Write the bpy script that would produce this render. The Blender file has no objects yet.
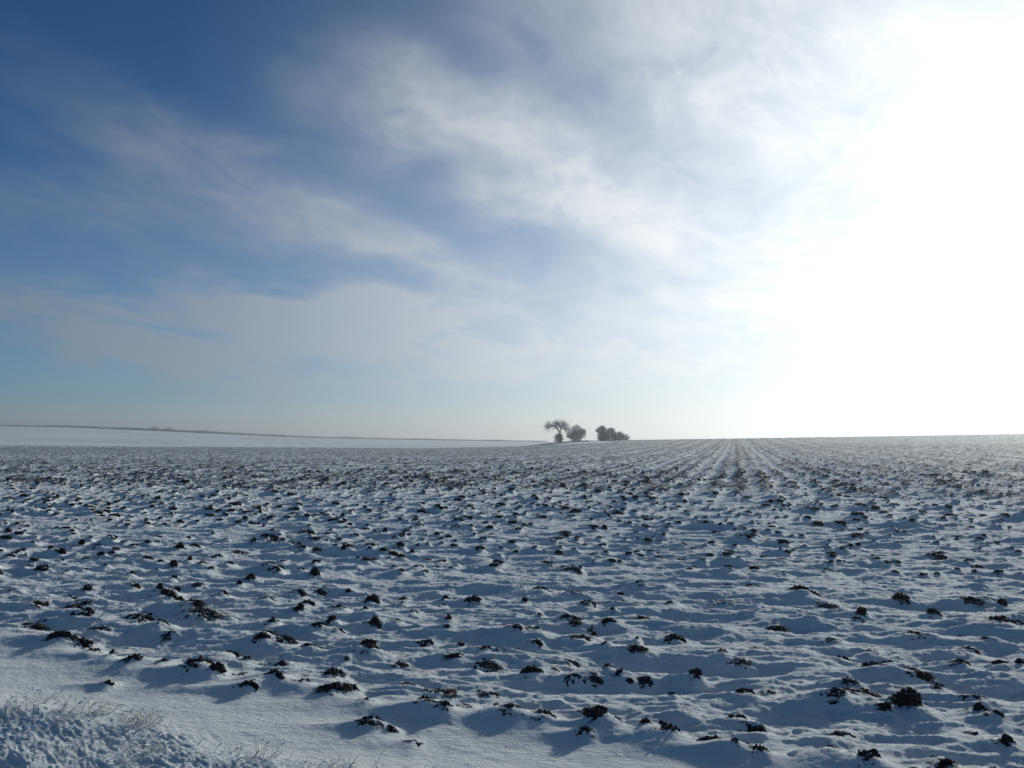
import bpy, bmesh, math, random
import numpy as np
from mathutils import Vector, Matrix, noise as mnoise

random.seed(7)
RNG = np.random.default_rng(7)
scene = bpy.context.scene
COL = scene.collection

# ------------------------------------------------------------------ camera
FPX = 804.0
CAM_H = 1.7
HORIZON = 441.0
PITCH = math.atan((HORIZON - 384.0) / FPX)
cam_data = bpy.data.cameras.new('camera')
cam = bpy.data.objects.new('camera', cam_data)
COL.objects.link(cam)
cam_data.sensor_width = 36.0
cam_data.lens = 36.0 * FPX / 1024.0
cam_data.clip_start = 0.05
cam_data.clip_end = 20000.0
cam.location = (0, 0, CAM_H)
cam.rotation_euler = (math.radians(90) + PITCH, 0, 0)
scene.camera = cam

SUN_AZ, SUN_EL = 37.0, 19.0          # degrees right of the view direction, above the horizon
SUN_DIR = Vector((math.sin(math.radians(SUN_AZ)) * math.cos(math.radians(SUN_EL)),
                  math.cos(math.radians(SUN_AZ)) * math.cos(math.radians(SUN_EL)),
                  math.sin(math.radians(SUN_EL))))

scene.view_settings.view_transform = 'Standard'
scene.view_settings.look = 'None'
scene.view_settings.gamma = 1.0
scene.view_settings.use_curve_mapping = False
scene.view_settings.exposure = 0.0

# ---------------------------------------------------------- node helper
class N:
    """tiny expression builder over shader math nodes"""
    def __init__(self, tree, sock): self.t, self.s = tree, sock
    @staticmethod
    def _op(t, op, *args, clamp=False):
        n = t.nodes.new('ShaderNodeMath'); n.operation = op; n.use_clamp = clamp
        for i, a in enumerate(args):
            if isinstance(a, N): t.links.new(a.s, n.inputs[i])
            else: n.inputs[i].default_value = float(a)
        return N(t, n.outputs[0])
    def __add__(s, o): return N._op(s.t, 'ADD', s, o)
    __radd__ = __add__
    def __sub__(s, o): return N._op(s.t, 'SUBTRACT', s, o)
    def __rsub__(s, o): return N._op(s.t, 'SUBTRACT', o, s)
    def __mul__(s, o): return N._op(s.t, 'MULTIPLY', s, o)
    __rmul__ = __mul__
    def __truediv__(s, o): return N._op(s.t, 'DIVIDE', s, o)
    def __rtruediv__(s, o): return N._op(s.t, 'DIVIDE', o, s)
    def __pow__(s, o): return N._op(s.t, 'POWER', s, o)
    def f(s, op, *a): return N._op(s.t, op, s, *a)
    def clamp(s): return N._op(s.t, 'ADD', s, 0.0, clamp=True)
    def smooth(s, a, b):
        n = s.t.nodes.new('ShaderNodeMapRange'); n.interpolation_type = 'SMOOTHSTEP'
        s.t.links.new(s.s, n.inputs['Value'])
        n.inputs['From Min'].default_value = a; n.inputs['From Max'].default_value = b
        return N(s.t, n.outputs['Result'])

def combine(t, x, y, z):
    n = t.nodes.new('ShaderNodeCombineXYZ')
    for i, a in enumerate((x, y, z)):
        if isinstance(a, N): t.links.new(a.s, n.inputs[i])
        else: n.inputs[i].default_value = float(a)
    return n.outputs[0]

def noise_tex(t, vec, scale, detail=4.0, rough=0.5, dist=0.0):
    n = t.nodes.new('ShaderNodeTexNoise')
    t.links.new(vec, n.inputs['Vector'])
    n.inputs['Scale'].default_value = scale
    n.inputs['Detail'].default_value = detail
    n.inputs['Roughness'].default_value = rough
    n.inputs['Distortion'].default_value = dist
    return N(t, n.outputs['Fac'])

def vmix(t, fac, a, b):
    n = t.nodes.new('ShaderNodeMix'); n.data_type = 'RGBA'; n.clamp_factor = True
    if isinstance(fac, N): t.links.new(fac.s, n.inputs[0])
    else: n.inputs[0].default_value = fac
    for k, v in ((6, a), (7, b)):
        if isinstance(v, tuple): n.inputs[k].default_value = (*v, 1.0)
        else: t.links.new(v, n.inputs[k])
    return n.outputs[2]

def vscale(t, vec, k):
    n = t.nodes.new('ShaderNodeVectorMath'); n.operation = 'SCALE'
    if isinstance(vec, tuple): n.inputs[0].default_value = vec
    else: t.links.new(vec, n.inputs[0])
    if isinstance(k, N): t.links.new(k.s, n.inputs['Scale'])
    else: n.inputs['Scale'].default_value = k
    return n.outputs[0]

def vadd(t, a, b):
    n = t.nodes.new('ShaderNodeVectorMath'); n.operation = 'ADD'
    t.links.new(a, n.inputs[0]); t.links.new(b, n.inputs[1])
    return n.outputs[0]

# ------------------------------------------------------------------ world
def pix_dir(px, py):
    """pixel of the photograph -> world direction"""
    a, b = (px - 512.0) / FPX, (384.0 - py) / FPX
    c, s = math.cos(PITCH), math.sin(PITCH)
    d = Vector((a, c - b * s, s + b * c))
    return d.normalized()
def azel(px, py):
    d = pix_dir(px, py)
    return math.degrees(math.atan2(d.x, d.y)), math.degrees(math.asin(d.z))

world = bpy.data.worlds.new('World'); scene.world = world
world.use_nodes = True
wt = world.node_tree; wt.nodes.clear()
out = wt.nodes.new('ShaderNodeOutputWorld')
bg = wt.nodes.new('ShaderNodeBackground'); bg.inputs['Strength'].default_value = 0.07
wt.links.new(bg.outputs[0], out.inputs['Surface'])
sky = wt.nodes.new('ShaderNodeTexSky'); sky.sky_type = 'NISHITA'
sky.sun_disc = False
sky.sun_elevation = math.radians(SUN_EL); sky.sun_rotation = math.radians(SUN_AZ)
sky.altitude = 200.0; sky.air_density = 1.0; sky.dust_density = 0.0; sky.ozone_density = 6.0
tc = wt.nodes.new('ShaderNodeTexCoord')
sep = wt.nodes.new('ShaderNodeSeparateXYZ'); wt.links.new(tc.outputs['Generated'], sep.inputs[0])
X, Y, Z = (N(wt, sep.outputs[i]) for i in range(3))
Zp = Z.f('MAXIMUM', 0.0)
deg = 180.0 / math.pi
AZ = X.f('ARCTAN2', Y) * deg
EL = Z.f('ARCSINE') * deg
COSG = (X * SUN_DIR.x + Y * SUN_DIR.y + Z * SUN_DIR.z).f('MINIMUM', 1.0).f('MAXIMUM', -1.0)
GAM = COSG.f('ARCCOSINE') * deg                     # degrees away from the sun
# cloud layer seen from below, streaks run towards the sun's side of the horizon
sa = math.radians(30.0)
hx = X / (Zp + 0.16); hy = Y / (Zp + 0.16)
al = hx * math.sin(sa) + hy * math.cos(sa)
ac = hx * math.cos(sa) - hy * math.sin(sa)
pv = combine(wt, ac * 0.8, al * 0.5, 3.7)
n1 = noise_tex(wt, pv, 1.7, 7.0, 0.55, 0.3)
pv2 = combine(wt, ac * 1.0 + n1 * 0.4, al * 0.55, 9.1)
n2 = noise_tex(wt, pv2, 6.0, 8.0, 0.6, 0.5)
pv3 = combine(wt, AZ * 0.05, EL * 0.09, 1.3)
w1 = noise_tex(wt, pv3, 1.6, 4.0, 0.55) - 0.5
w2 = noise_tex(wt, combine(wt, AZ * 0.05, EL * 0.09, 7.9), 1.6, 4.0, 0.55) - 0.5
AZw = AZ + w1 * 16.0
ELw = EL + w2 * 11.0
def blob(px, py, sx, sy, rot, amp):
    a0, e0 = azel(px, py)
    r = math.radians(rot)                           # tilt: positive falls to the right
    da, de = AZw - a0, ELw - e0
    u = (da * math.cos(r) - de * math.sin(r)) * (1.0 / (sx / 14.0))
    v = (da * math.sin(r) + de * math.cos(r)) * (1.0 / (sy / 14.0))
    return ((u * u + v * v) * -1.0).f('EXPONENT') * amp
BLOBS = [(610, 45, 150, 60, 25, 0.3), (190, 165, 170, 38, 22, 0.65), (330, 215, 180, 50, 25, 0.45), (80, 225, 200, 34, 2, 0.7),
         (90, 325, 330, 32, 2, 2.1), (400, 352, 200, 32, 3, 1.5),
         (540, 160, 190, 50, 22, 0.55), (620, 235, 200, 50, 30, 0.6), (450, 275, 130, 26, 14, 0.6),
         (600, 330, 190, 40, 8, 0.7), (740, 60, 170, 70, 30, 0.7), (500, 40, 90, 50, 40, 0.2), (840, 200, 200, 180, 20, 0.6), (560, 185, 150, 26, 28, 0.45), (370, 130, 90, 30, 10, 0.4), (480, 125, 120, 24, 8, 0.4)]
dens = None
for b in BLOBS:
    g = blob(*b)
    dens = g if dens is None else dens + g
tex = (n1 * 1.2 + n2 * 1.75 - 0.97).f('MAXIMUM', 0.0)
over = EL.smooth(30.0, 50.0)  # cloud cover above the view, added to whiten the ambient light
cl = (over * 0.22 + dens * (tex * 0.85 + 0.13) + n1.smooth(0.45, 0.8) * 0.12 * (1.0 - (GAM * 0.0133).clamp())).clamp()
# thin haze veil thickening to the horizon
veil = (EL.f('MAXIMUM', 0.0) * -0.13).f('EXPONENT')
# forward scattering: thin high cloud glows round the sun
ph = (GAM * -0.070).f('EXPONENT')
ph2 = (GAM * -0.042).f('EXPONENT')
cloud_col = vadd(wt, vscale(wt, (1.0, 0.99, 0.97), ph * 24.0 + ph2 * 43.0), vscale(wt, (0.7, 1.5, 2.4), 1.0))
cloud_col = vadd(wt, cloud_col, vscale(wt, (1.2, 1.5, 1.9), over))  # the added overhead cloud is brightened as fill light
haze_col = vadd(wt, vscale(wt, (1.02, 0.955, 0.84), ph2 * 60.0), vscale(wt, (0.8, 1.25, 2.5), 0.9))
hs = wt.nodes.new('ShaderNodeHueSaturation'); hs.inputs['Saturation'].default_value = 1.9
hs.inputs['Value'].default_value = 0.62
tn = wt.nodes.new('ShaderNodeVectorMath'); tn.operation = 'MULTIPLY'; tn.inputs[1].default_value = (1.0, 1.14, 1.24)
wt.links.new(sky.outputs[0], tn.inputs[0]); wt.links.new(tn.outputs[0], hs.inputs['Color'])
low = vscale(wt, hs.outputs[0], 0.72 + 1.5 * (EL.f('MAXIMUM', 0.0) * -0.062).f('EXPONENT'))
c = vmix(wt, (veil * 0.85).clamp(), low, haze_col)
c = vmix(wt, ((cl - 0.07) * 0.70).clamp(), c, cloud_col)
aur = (ph - 0.02).f('MAXIMUM', 0.0) * 50.0 * (0.35 + 0.75 * (EL.f('MAXIMUM', 0.0) * -0.035).f('EXPONENT'))
c = vadd(wt, c, vscale(wt, (0.88, 0.98, 1.0), aur))
# the glow saturates softly towards the sun
sc3 = wt.nodes.new('ShaderNodeSeparateXYZ'); wt.links.new(c, sc3.inputs[0])
TOP = 1.4 / 0.07
cc = [(1.0 - (N(wt, sc3.outputs[i]) * (-1.0 / TOP)).f('EXPONENT')) * TOP for i in range(3)]
wt.links.new(combine(wt, *cc), bg.inputs['Color'])

# ------------------------------------------------------------------ sun
sun_d = bpy.data.lights.new('sun', 'SUN'); sun_d.energy = 2.85; sun_d.angle = math.radians(3.0)
sun_d.color = (1.0, 0.955, 0.84)
sun = bpy.data.objects.new('sun', sun_d); COL.objects.link(sun)
sun.rotation_euler = SUN_DIR.to_track_quat('Z', 'Y').to_euler()

# ------------------------------------------------------------ noise (numpy)
def _hash(ix, iy, seed):
    h = (ix.astype(np.int64) * 374761393 + iy.astype(np.int64) * 668265263 + seed * 974711) & 0xffffffff
    h = ((h ^ (h >> 13)) * 1274126177) & 0xffffffff
    return ((h ^ (h >> 16)) & 0xffff).astype(np.float32) / 65535.0
def vnoise(x, y, seed):
    ix, iy = np.floor(x), np.floor(y)
    fx, fy = (x - ix).astype(np.float32), (y - iy).astype(np.float32)
    fx = fx * fx * fx * (fx * (fx * 6 - 15) + 10); fy = fy * fy * fy * (fy * (fy * 6 - 15) + 10)
    a, b = _hash(ix, iy, seed), _hash(ix + 1, iy, seed)
    c_, d = _hash(ix, iy + 1, seed), _hash(ix + 1, iy + 1, seed)
    return (a + (b - a) * fx) * (1 - fy) + (c_ + (d - c_) * fx) * fy - 0.5
def fbm(x, y, seed, octv=4, gain=0.5):
    s, amp = 0.0, 1.0
    for k in range(octv):
        ca, sa_ = math.cos(0.6 * k), math.sin(0.6 * k)
        s = s + amp * vnoise((x * ca - y * sa_) * 2 ** k, (x * sa_ + y * ca) * 2 ** k, seed + 17 * k)
        amp *= gain
    return s
def sstep(a, b, x):
    t = np.clip((x - a) / (b - a), 0, 1); return t * t * (3 - 2 * t)

# ------------------------------------------------------------ terrain grid
ths = list(np.arange(-40.0, 40.001, 0.06))
a = 40.0; st = 0.08
right = []
while a + st < 180.0:
    a += st; right.append(a); st = min(st * 1.12, 2.5)
ths = [-q for q in reversed(right)] + ths + right
TH = np.radians(np.array(ths))
rs = [0.25]
while rs[-1] < 3500.0:
    r = rs[-1]
    k = 0.06 if r < 2.6 else 0.0026 if r < 18 else 0.0042 if r < 60 else 0.0055 if r < 330 else 0.02
    rs.append(r * (1 + k))
RS = np.array(rs)
NR, NT = len(RS), len(TH)
R2, T2 = np.meshgrid(RS, TH, indexing='ij')
GX, GY = R2 * np.sin(T2), R2 * np.cos(T2)

def ang(px): return math.degrees(math.atan((px - 512.0) / FPX))
# crest of the ploughed field (pixel column -> skyline row, distance), then the hill beyond on the left
pl_px = np.array([-400, 0, 150, 300, 420, 520, 548, 575, 600, 735, 880, 1024, 1500])
pl_y = np.array([443, 444.6, 446, 447.3, 448.4, 446.5, 443.5, 440.9, 440.3, 438.6, 436.6, 434.9, 431])
hl_px = np.array([-600, -200, 0, 60, 150, 300, 400, 540, 600, 1500])
hl_y = np.array([433, 429.5, 428.6, 428.8, 431.6, 437.6, 439.6, 442.0, 443.5, 446])
thd = np.degrees(TH)
D1, D2 = 240.0, 1000.0
pl_a = np.array([ang(p) for p in pl_px]); hl_a = np.array([ang(p) for p in hl_px])
z1 = CAM_H + (HORIZON - np.interp(thd, pl_a, pl_y)) / FPX * D1
z2 = CAM_H + (HORIZON - np.interp(thd, hl_a, hl_y)) / FPX * D2
def smooth1(v, n):
    k = np.hanning(2 * n + 1); k /= k.sum()
    return np.convolve(np.pad(v, n, mode='edge'), k, mode='valid')
z1 = smooth1(z1, 8); z2 = smooth1(z2, 40)
Z1, Z2 = z1[None, :], z2[None, :]
# the rise only starts some way off, so the near field lies level
fore = Z1 * np.where(Z1 > 0, (np.clip(R2 / D1, 0, 1)) ** 2.2, (np.clip(R2 / D1, 0, 1)) ** 1.5)
dip = Z1 - 1.6
m1 = sstep(D1, D1 + 60, R2)
m2 = np.clip((R2 - (D1 + 60)) / (D2 - D1 - 60), 0, 1)
m2 = 0.45 * m2 + 0.55 * m2 * m2 * (3 - 2 * m2)
base_ = fore * (1 - m1) + dip * m1
base_ = base_ + (Z2 - dip) * m2 * (R2 > D1 + 60)
base_ = base_ - sstep(D2, 3000, R2) * 30.0
BASE = base_
TREE_D = 225.0

# field zones, signed distances (metres)
ROW = math.radians(15.5)                            # direction of the plough rows, right of forward
U = GX * math.sin(ROW) + GY * math.cos(ROW)         # along the rows
V = GX * math.cos(ROW) - GY * math.sin(ROW)         # across the rows
def line_side(p, q, x, y):                          # positive on the camera's side
    dx, dy = q[0] - p[0], q[1] - p[1]; L = math.hypot(dx, dy)
    return (dy * (x - p[0]) - dx * (y - p[1])) / L
EDGE_P, EDGE_Q = (-3.95, 6.85), (1.93, 4.25)        # first line of clods
VERGE_P, VERGE_Q = (-3.5, 5.6), (-0.55, 4.32)      # lip of the grassy verge
def edge_s(x, y): return line_side(EDGE_P, EDGE_Q, x, y)
def verge_s(x, y): return line_side(VERGE_P, VERGE_Q, x, y)
S_E = edge_s(GX, GY) + fbm(GX * 0.7, GY * 0.7, 5, 3) * 0.25
S_V = verge_s(GX, GY) + fbm(GX * 1.4, GY * 1.4, 6, 3) * 0.28
FIELD = 1 - sstep(-0.35, 0.15, S_E)
VERGE = sstep(-0.02, 0.35, S_V)
NEAR = 1 - sstep(80, 160, R2)
HEAD = 1 - sstep(20, 27, U + fbm(GX * 0.15, GY * 0.15, 8, 2) * 5)   # headland, ploughed crosswise
PLOUGH = FIELD * (1 - sstep(D1 - 8, D1 + 4, R2 + fbm(GX * 0.05, GY * 0.05, 77, 2) * 14))

Zg = BASE.copy()
# wind-packed drifts: long in the wind direction, short across
WX, WY = -0.985, 0.17
def wind_coords(x, y): return x * WX + y * WY, -x * WY + y * WX
sw, tw = wind_coords(GX, GY)
near_m = R2 < 140
def add_masked(mask, fn):
    out_ = np.zeros_like(GX); out_[mask] = fn(GX[mask], GY[mask], sw[mask], tw[mask]); return out_
drift = add_masked(near_m, lambda x, y, s, t: fbm(s * 0.75, t * 3.0, 21, 4, 0.5) * 0.058)
drift2 = add_masked(R2 < 60, lambda x, y, s, t: (0.5 - np.abs(fbm(s * 1.5, t * 4.6, 31, 3, 0.5))) * 0.050 + (0.5 - np.abs(fbm(s * 2.2, t * 12.0, 33, 4, 0.55))) * 0.028 - 0.036)
fine = add_masked(R2 < 25, lambda x, y, s, t: fbm(s * 9, t * 16, 41, 4, 0.6) * 0.014)
Zg += (drift + drift2) * FIELD * NEAR + fine * (0.35 + 0.65 * FIELD) + drift * 0.22 * (1 - FIELD) * (R2 < 60)
# headland ridges lie across, parallel to the field edge
hr = np.sin(-S_E * 2 * math.pi / 0.62 + 3.0 * fbm(GX * 0.35, GY * 0.35, 51, 3)) * 0.017
Zg += hr * FIELD * HEAD * (0.4 + 1.2 * (0.5 + fbm(GX * 0.8, GY * 0.8, 55, 2)))
# main rows run away from the camera
Vw = V + fbm(GX * 0.05, GY * 0.05, 61, 2) * 0.35
row1 = np.sin(Vw * 2 * math.pi / 0.9)
row2 = np.sin(Vw * 2 * math.pi / 3.6 + 1.0)
rown = fbm(V * 3.0, U * 0.7, 63, 3)
ROWM = PLOUGH * (1 - HEAD)
lump = fbm(sw * 1.1, tw * 2.6, 65, 4, 0.6)
Zg += ROWM * (row1 * 0.028 + row2 * 0.022 + lump * 0.10 + rown * 0.05)
# verge: raised lip, lumpy frozen grass under snow
vl = add_masked(R2 < 12, lambda x, y, s, t: fbm(x * 5, y * 9, 71, 4, 0.62) * 0.0 + fbm((x - y) * 1.6, (y + x) * 4.2, 71, 5, 0.6) * 0.055 - np.abs(fbm((x - y) * 5, (y + x) * 17, 75, 3, 0.6)) * 0.04)
Zg += VERGE * (0.05 - 0.13 * np.clip(S_V, 0, 4)) + VERGE * vl * 0.34
Zg += -0.018 * np.exp(-((S_E - 0.45) / 0.35) ** 2) * (R2 < 40)   # shallow wind-scoured gutter

SOIL = np.zeros_like(GX)
# ploughed earth showing on the ridges of the far rows
farw = sstep(20, 30, R2) * (0.74 + 0.26 * sstep(26, 170, R2))
SOIL += ROWM * farw * np.clip(0.47 + row1 * 0.11 + row2 * 0.10 + lump * 0.5 + rown * 0.5 + 0.10 * fbm(GX * 0.03, GY * 0.06, 81, 3), 0, 1)

def zone(x, y):
    u = x * math.sin(ROW) + y * math.cos(ROW)
    return u

def add_drift(cx, cy, amp, width, tail, soil=0.45):
    """a snow hump with a long lee tail, pressed into the terrain grid"""
    r = math.hypot(cx, cy); th = math.atan2(cx, cy)
    ext = tail * 2.6 + width
    i0 = np.searchsorted(RS, r - ext); i1 = np.searchsorted(RS, r + ext)
    dth = ext / max(r, 0.5)
    j0 = np.searchsorted(TH, th - dth); j1 = np.searchsorted(TH, th + dth)
    if i1 - i0 < 1 or j1 - j0 < 1: return
    x = GX[i0:i1, j0:j1] - cx; y = GY[i0:i1, j0:j1] - cy
    s = x * WX + y * WY; t = -x * WY + y * WX
    wid = width * (0.75 + 0.0 * s)
    prof = np.where(s > 0, np.exp(-(s / tail) ** 1.3), np.exp(-(s / (width * 0.55)) ** 2))
    cross = np.exp(-np.abs(t / (wid * np.where(s > 0, 1 - 0.25 * np.clip(s / tail, 0, 1), 1))) ** 1.8)
    Zg[i0:i1, j0:j1] += amp * prof * cross
    # scour hollow on the windward side
    Zg[i0:i1, j0:j1] -= 0.22 * amp * np.exp(-((s + width * 1.2) / (width * 0.6)) ** 2) * np.exp(-(t / width) ** 2)
    q = soil * np.exp(-((s - 0.1 * width) / (width * 0.75)) ** 2 - (t / (width * 0.7)) ** 2)
    SOIL[i0:i1, j0:j1] = np.maximum(SOIL[i0:i1, j0:j1], q)

# ------------------------------------------------------------ clods read off the photograph
def ground_hit(px, py, h=0.05):
    d = pix_dir(px, py); t = (h - CAM_H) / d.z
    return d.x * t, d.y * t, t
RAW = {
 (700, 580, 3.16): [(165,10,50,20),(90,8,30,12),(315,20,60,20),(350,42,50,12),(635,48,50,20),(905,42,40,10),(860,60,60,15),(955,62,30,18),(90,62,90,6),(400,64,60,8),(735,92,50,24),(510,95,35,24),(160,96,30,8),(495,115,40,16),(335,108,50,8),(945,125,90,22),(1000,125,40,16),(245,128,60,10),(510,152,40,10),(830,155,40,8),(690,160,80,16),(415,172,60,12),(910,172,60,18),(185,190,70,12),(545,200,40,10),(855,195,60,16),(440,225,60,18),(70,220,40,12),(130,242,60,12),(825,255,50,22),(590,255,120,30),(1010,250,40,20),(690,285,80,16),(950,253,40,8),(470,315,50,12),(490,342,130,20),(140,343,70,24),(220,335,40,14),(650,368,110,56),(590,395,25,24),(750,330,40,14),(435,372,60,24),(865,357,60,10),(120,412,80,20),(885,395,50,30),(940,420,40,18),(175,437,60,20),(460,464,50,12),(870,468,20,8),(40,488,90,16),(970,485,40,24),(110,515,40,16),(190,520,50,22),(150,495,40,12),(410,527,50,10),(530,545,90,36),(780,565,70,30),(740,545,30,8),(675,580,40,16),(930,575,80,16)],
 (384, 580, 3.24): [(450,12,40,10),(505,20,60,16),(830,12,30,12),(65,32,30,8),(200,40,30,16),(620,35,80,12),(290,50,50,20),(765,38,35,22),(455,48,25,22),(775,60,40,14),(58,62,25,12),(185,60,40,14),(935,68,50,14),(660,68,50,16),(820,72,40,10),(95,88,40,10),(505,97,25,14),(740,90,20,14),(600,108,80,20),(345,113,50,12),(210,104,22,22),(840,107,50,12),(405,128,35,12),(40,120,30,12),(672,128,18,34),(435,148,60,12),(205,146,30,8),(620,132,40,8),(730,130,50,10),(490,160,60,20),(640,175,60,14),(680,160,25,20),(940,162,70,20),(495,185,40,16),(820,168,15,12),(430,168,40,10),(140,192,40,8),(250,193,25,8),(310,198,40,8),(335,215,50,8),(410,217,80,8),(720,200,30,10),(820,212,70,14),(230,232,50,16),(595,238,70,14),(50,243,60,10),(345,250,80,12),(730,240,40,8),(295,268,22,16),(480,275,70,26),(725,275,30,18),(555,273,30,6),(910,266,25,8),(765,288,40,14),(850,297,45,18),(620,297,40,14),(680,297,60,14),(1010,297,40,20),(800,303,20,12),(85,317,40,10),(180,332,100,6),(340,337,60,10),(935,350,30,8),(670,398,70,20),(135,388,70,18),(195,398,60,26),(255,380,70,14),(365,403,30,10),(410,415,90,24),(510,420,100,30),(985,415,50,12),(690,440,70,36),(745,445,50,20),(655,480,30,14),(900,452,30,14),(845,460,40,20),(925,475,80,32),(20,452,50,16),(90,496,60,8)],
 (0, 580, 2.667): [(235,12,30,14),(355,5,30,10),(440,25,60,24),(470,40,40,16),(595,25,25,8),(795,18,50,16),(820,45,40,16),(855,15,40,8),(990,35,50,30),(930,15,20,8),(40,12,50,6),(190,32,40,10),(260,38,40,6),(710,38,50,10),(100,58,50,14),(225,60,100,18),(230,82,60,20),(455,60,60,10),(515,70,60,16),(545,82,110,16),(535,95,30,10),(800,70,30,14),(905,68,40,12),(975,62,20,10),(90,102,70,8),(365,86,80,14),(375,105,30,8),(270,118,60,10),(430,113,50,18),(728,105,30,14),(885,97,30,18),(1000,97,50,30),(170,133,30,6),(450,137,30,6),(165,150,70,20),(215,152,60,20),(900,122,40,8),(850,122,40,8),(700,155,40,14),(755,148,70,20),(710,132,70,8),(830,168,70,12),(985,155,40,8),(300,188,30,22),(250,178,50,14),(360,207,50,14),(440,208,40,14),(605,182,70,14),(660,202,35,12),(985,178,60,18),(925,198,20,8),(530,222,80,32),(575,232,50,24),(755,208,50,6),(665,270,50,20),(735,250,70,20),(810,258,50,14),(890,228,60,20),(650,233,30,6),(895,275,80,18),(940,275,30,10),(980,302,30,10),(290,258,30,12),(990,365,60,20)],
 (120, 530, 6.98): [(190,185,95,30),(285,205,60,25),(415,95,110,60),(520,80,90,35),(255,68,60,22),(190,75,60,30),(30,75,60,20),(100,88,60,18),(480,30,40,20),(260,18,80,20),(645,10,40,25),(585,125,50,20),(375,215,70,40),(485,195,40,50),(575,215,90,35),(640,232,50,22),(685,160,70,22),(760,205,80,25),(820,135,160,25),(740,58,40,16),(935,70,60,40),(85,290,90,40),(380,305,60,35),(265,258,40,14),(65,350,50,22),(115,370,60,28),(345,370,50,32),(910,315,90,50),(835,342,50,35),(545,352,90,18),(720,413,60,25),(280,415,60,50),(395,405,60,45),(360,460,60,35)],
}
seen = []
for (x0, y0, s), L in RAW.items():
    for (cx, cy, w, h) in L:
        seen.append((x0 + cx / s, y0 + cy / s, w / s, max(h / s, 2.0)))
CL = []     # x, y, width, height, pixel x, pixel y (pixel only for the label)
for (px, py, w, h) in seen:
    x, y, t = ground_hit(px, py + h * 0.4)
    CL.append([x, y, w / FPX * t * 1.05, h / FPX * t * 1.0, px, py])
near_xy = [(c_[0], c_[1]) for c_ in CL]

def occupied(x, y, dmin, pts):
    return any((x - p[0]) ** 2 + (y - p[1]) ** 2 < dmin * dmin for p in pts)
# the rest of the field: nearest ones stay individuals, the others join one mass
FAR = []
area_density = lambda r: 7.5 if r < 22 else 6.5 if r < 45 else 3.2 if r < 80 else 1.4
cells = {}
for (rmin, rmax) in ((3.5, 22), (22, 45), (45, 80), (80, 135)):
    A = math.radians(86) / 2 * (rmax ** 2 - rmin ** 2)
    n = int(A * area_density((rmin + rmax) / 2))
    rr = np.sqrt(RNG.uniform(rmin ** 2, rmax ** 2, n)); tt = RNG.uniform(-math.radians(43), math.radians(43), n)
    for r, t in zip(rr, tt):
        x, y = r * math.sin(t), r * math.cos(t)
        if edge_s(x, y) > -0.1: continue
        u = x * math.sin(ROW) + y * math.cos(ROW); v = x * math.cos(ROW) - y * math.sin(ROW)
        if u > 23:                                   # snap to the ridges of the rows
            k = round(v / 0.9 - 0.25); v = (k + 0.25) * 0.9 + RNG.normal(0, 0.14)
            x, y = u * math.sin(ROW) + v * math.cos(ROW), u * math.cos(ROW) - v * math.sin(ROW)
        elif RNG.random() < 0.6:                     # strings of clods along the headland ridges
            e = edge_s(x, y); e2 = round(e / 0.62) * 0.62 + RNG.normal(0, 0.06)
            nx, ny = (EDGE_Q[1] - EDGE_P[1]), -(EDGE_Q[0] - EDGE_P[0]); L = math.hypot(nx, ny)
            x += nx / L * (e2 - e); y += ny / L * (e2 - e)
        # pixel it lands on: the hand-placed zone already has its clods
        zc = y * math.cos(PITCH) + (-CAM_H) * math.sin(PITCH)
        yc = -y * math.sin(PITCH) + (-CAM_H) * math.cos(PITCH)
        px, py = 512 + FPX * x / zc, 384 - FPX * yc / zc
        if py > 577 and -10 < px < 1034: continue
        if 118 < px < 262 and 528 < py < 600: continue
        # patchy field: some areas carry more clods
        pn = mnoise.noise(Vector((x * 0.35, y * 0.35, 2.2)))
        if RNG.random() > 0.72 + 0.6 * pn: continue
        key = (int(x / 0.35), int(y / 0.35))
        if cells.get(key, 0) > 1 and RNG.random() < 0.6: continue
        cells[key] = cells.get(key, 0) + 1
        w = float(np.clip(RNG.lognormal(math.log(0.088), 0.5), 0.035, 0.38)); h = w * RNG.uniform(0.14, 0.36)
        if RNG.random() < 0.05: h = w * 0.8
        FAR.append([x, y, w, min(h, 0.11), px, py])
def apparent(c_): return (c_[2] * c_[3]) / (c_[0] ** 2 + c_[1] ** 2)
inframe = [c_ for c_ in FAR if -5 < c_[4] < 1029 and c_[5] > 445]
inframe.sort(key=apparent, reverse=True)
take = inframe[:max(0, 300 - len(CL))]
takeset = set(id(c_) for c_ in take)
MASS = [c_ for c_ in FAR if id(c_) not in takeset]
for c_ in CL + take:
    x, y, w, h = c_[:4]
    add_drift(x, y, min(h * 0.75 + 0.014, 0.06, w * 0.35 + 0.014), w * 0.62 + 0.05, w * RNG.uniform(1.3, 2.6) + 0.10, 0.62)
for c_ in MASS:
    x, y, w, h = c_[:4]
    add_drift(x, y, min(h * 1.1 + 0.024, 0.085), w * 0.65 + 0.07, w * RNG.uniform(1.3, 2.8) + 0.12, 0.55)
# bare drifts without a clod
for k in range(900):
    r = math.sqrt(RNG.uniform(5 ** 2, 26 ** 2)); t = RNG.uniform(-0.75, 0.75)
    x, y = r * math.sin(t), r * math.cos(t)
    if edge_s(x, y) > -0.2: continue
    w = RNG.uniform(0.07, 0.2)
    add_drift(x, y, RNG.uniform(0.010, 0.032), w, w * RNG.uniform(2.0, 4.0), 0.0)
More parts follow.
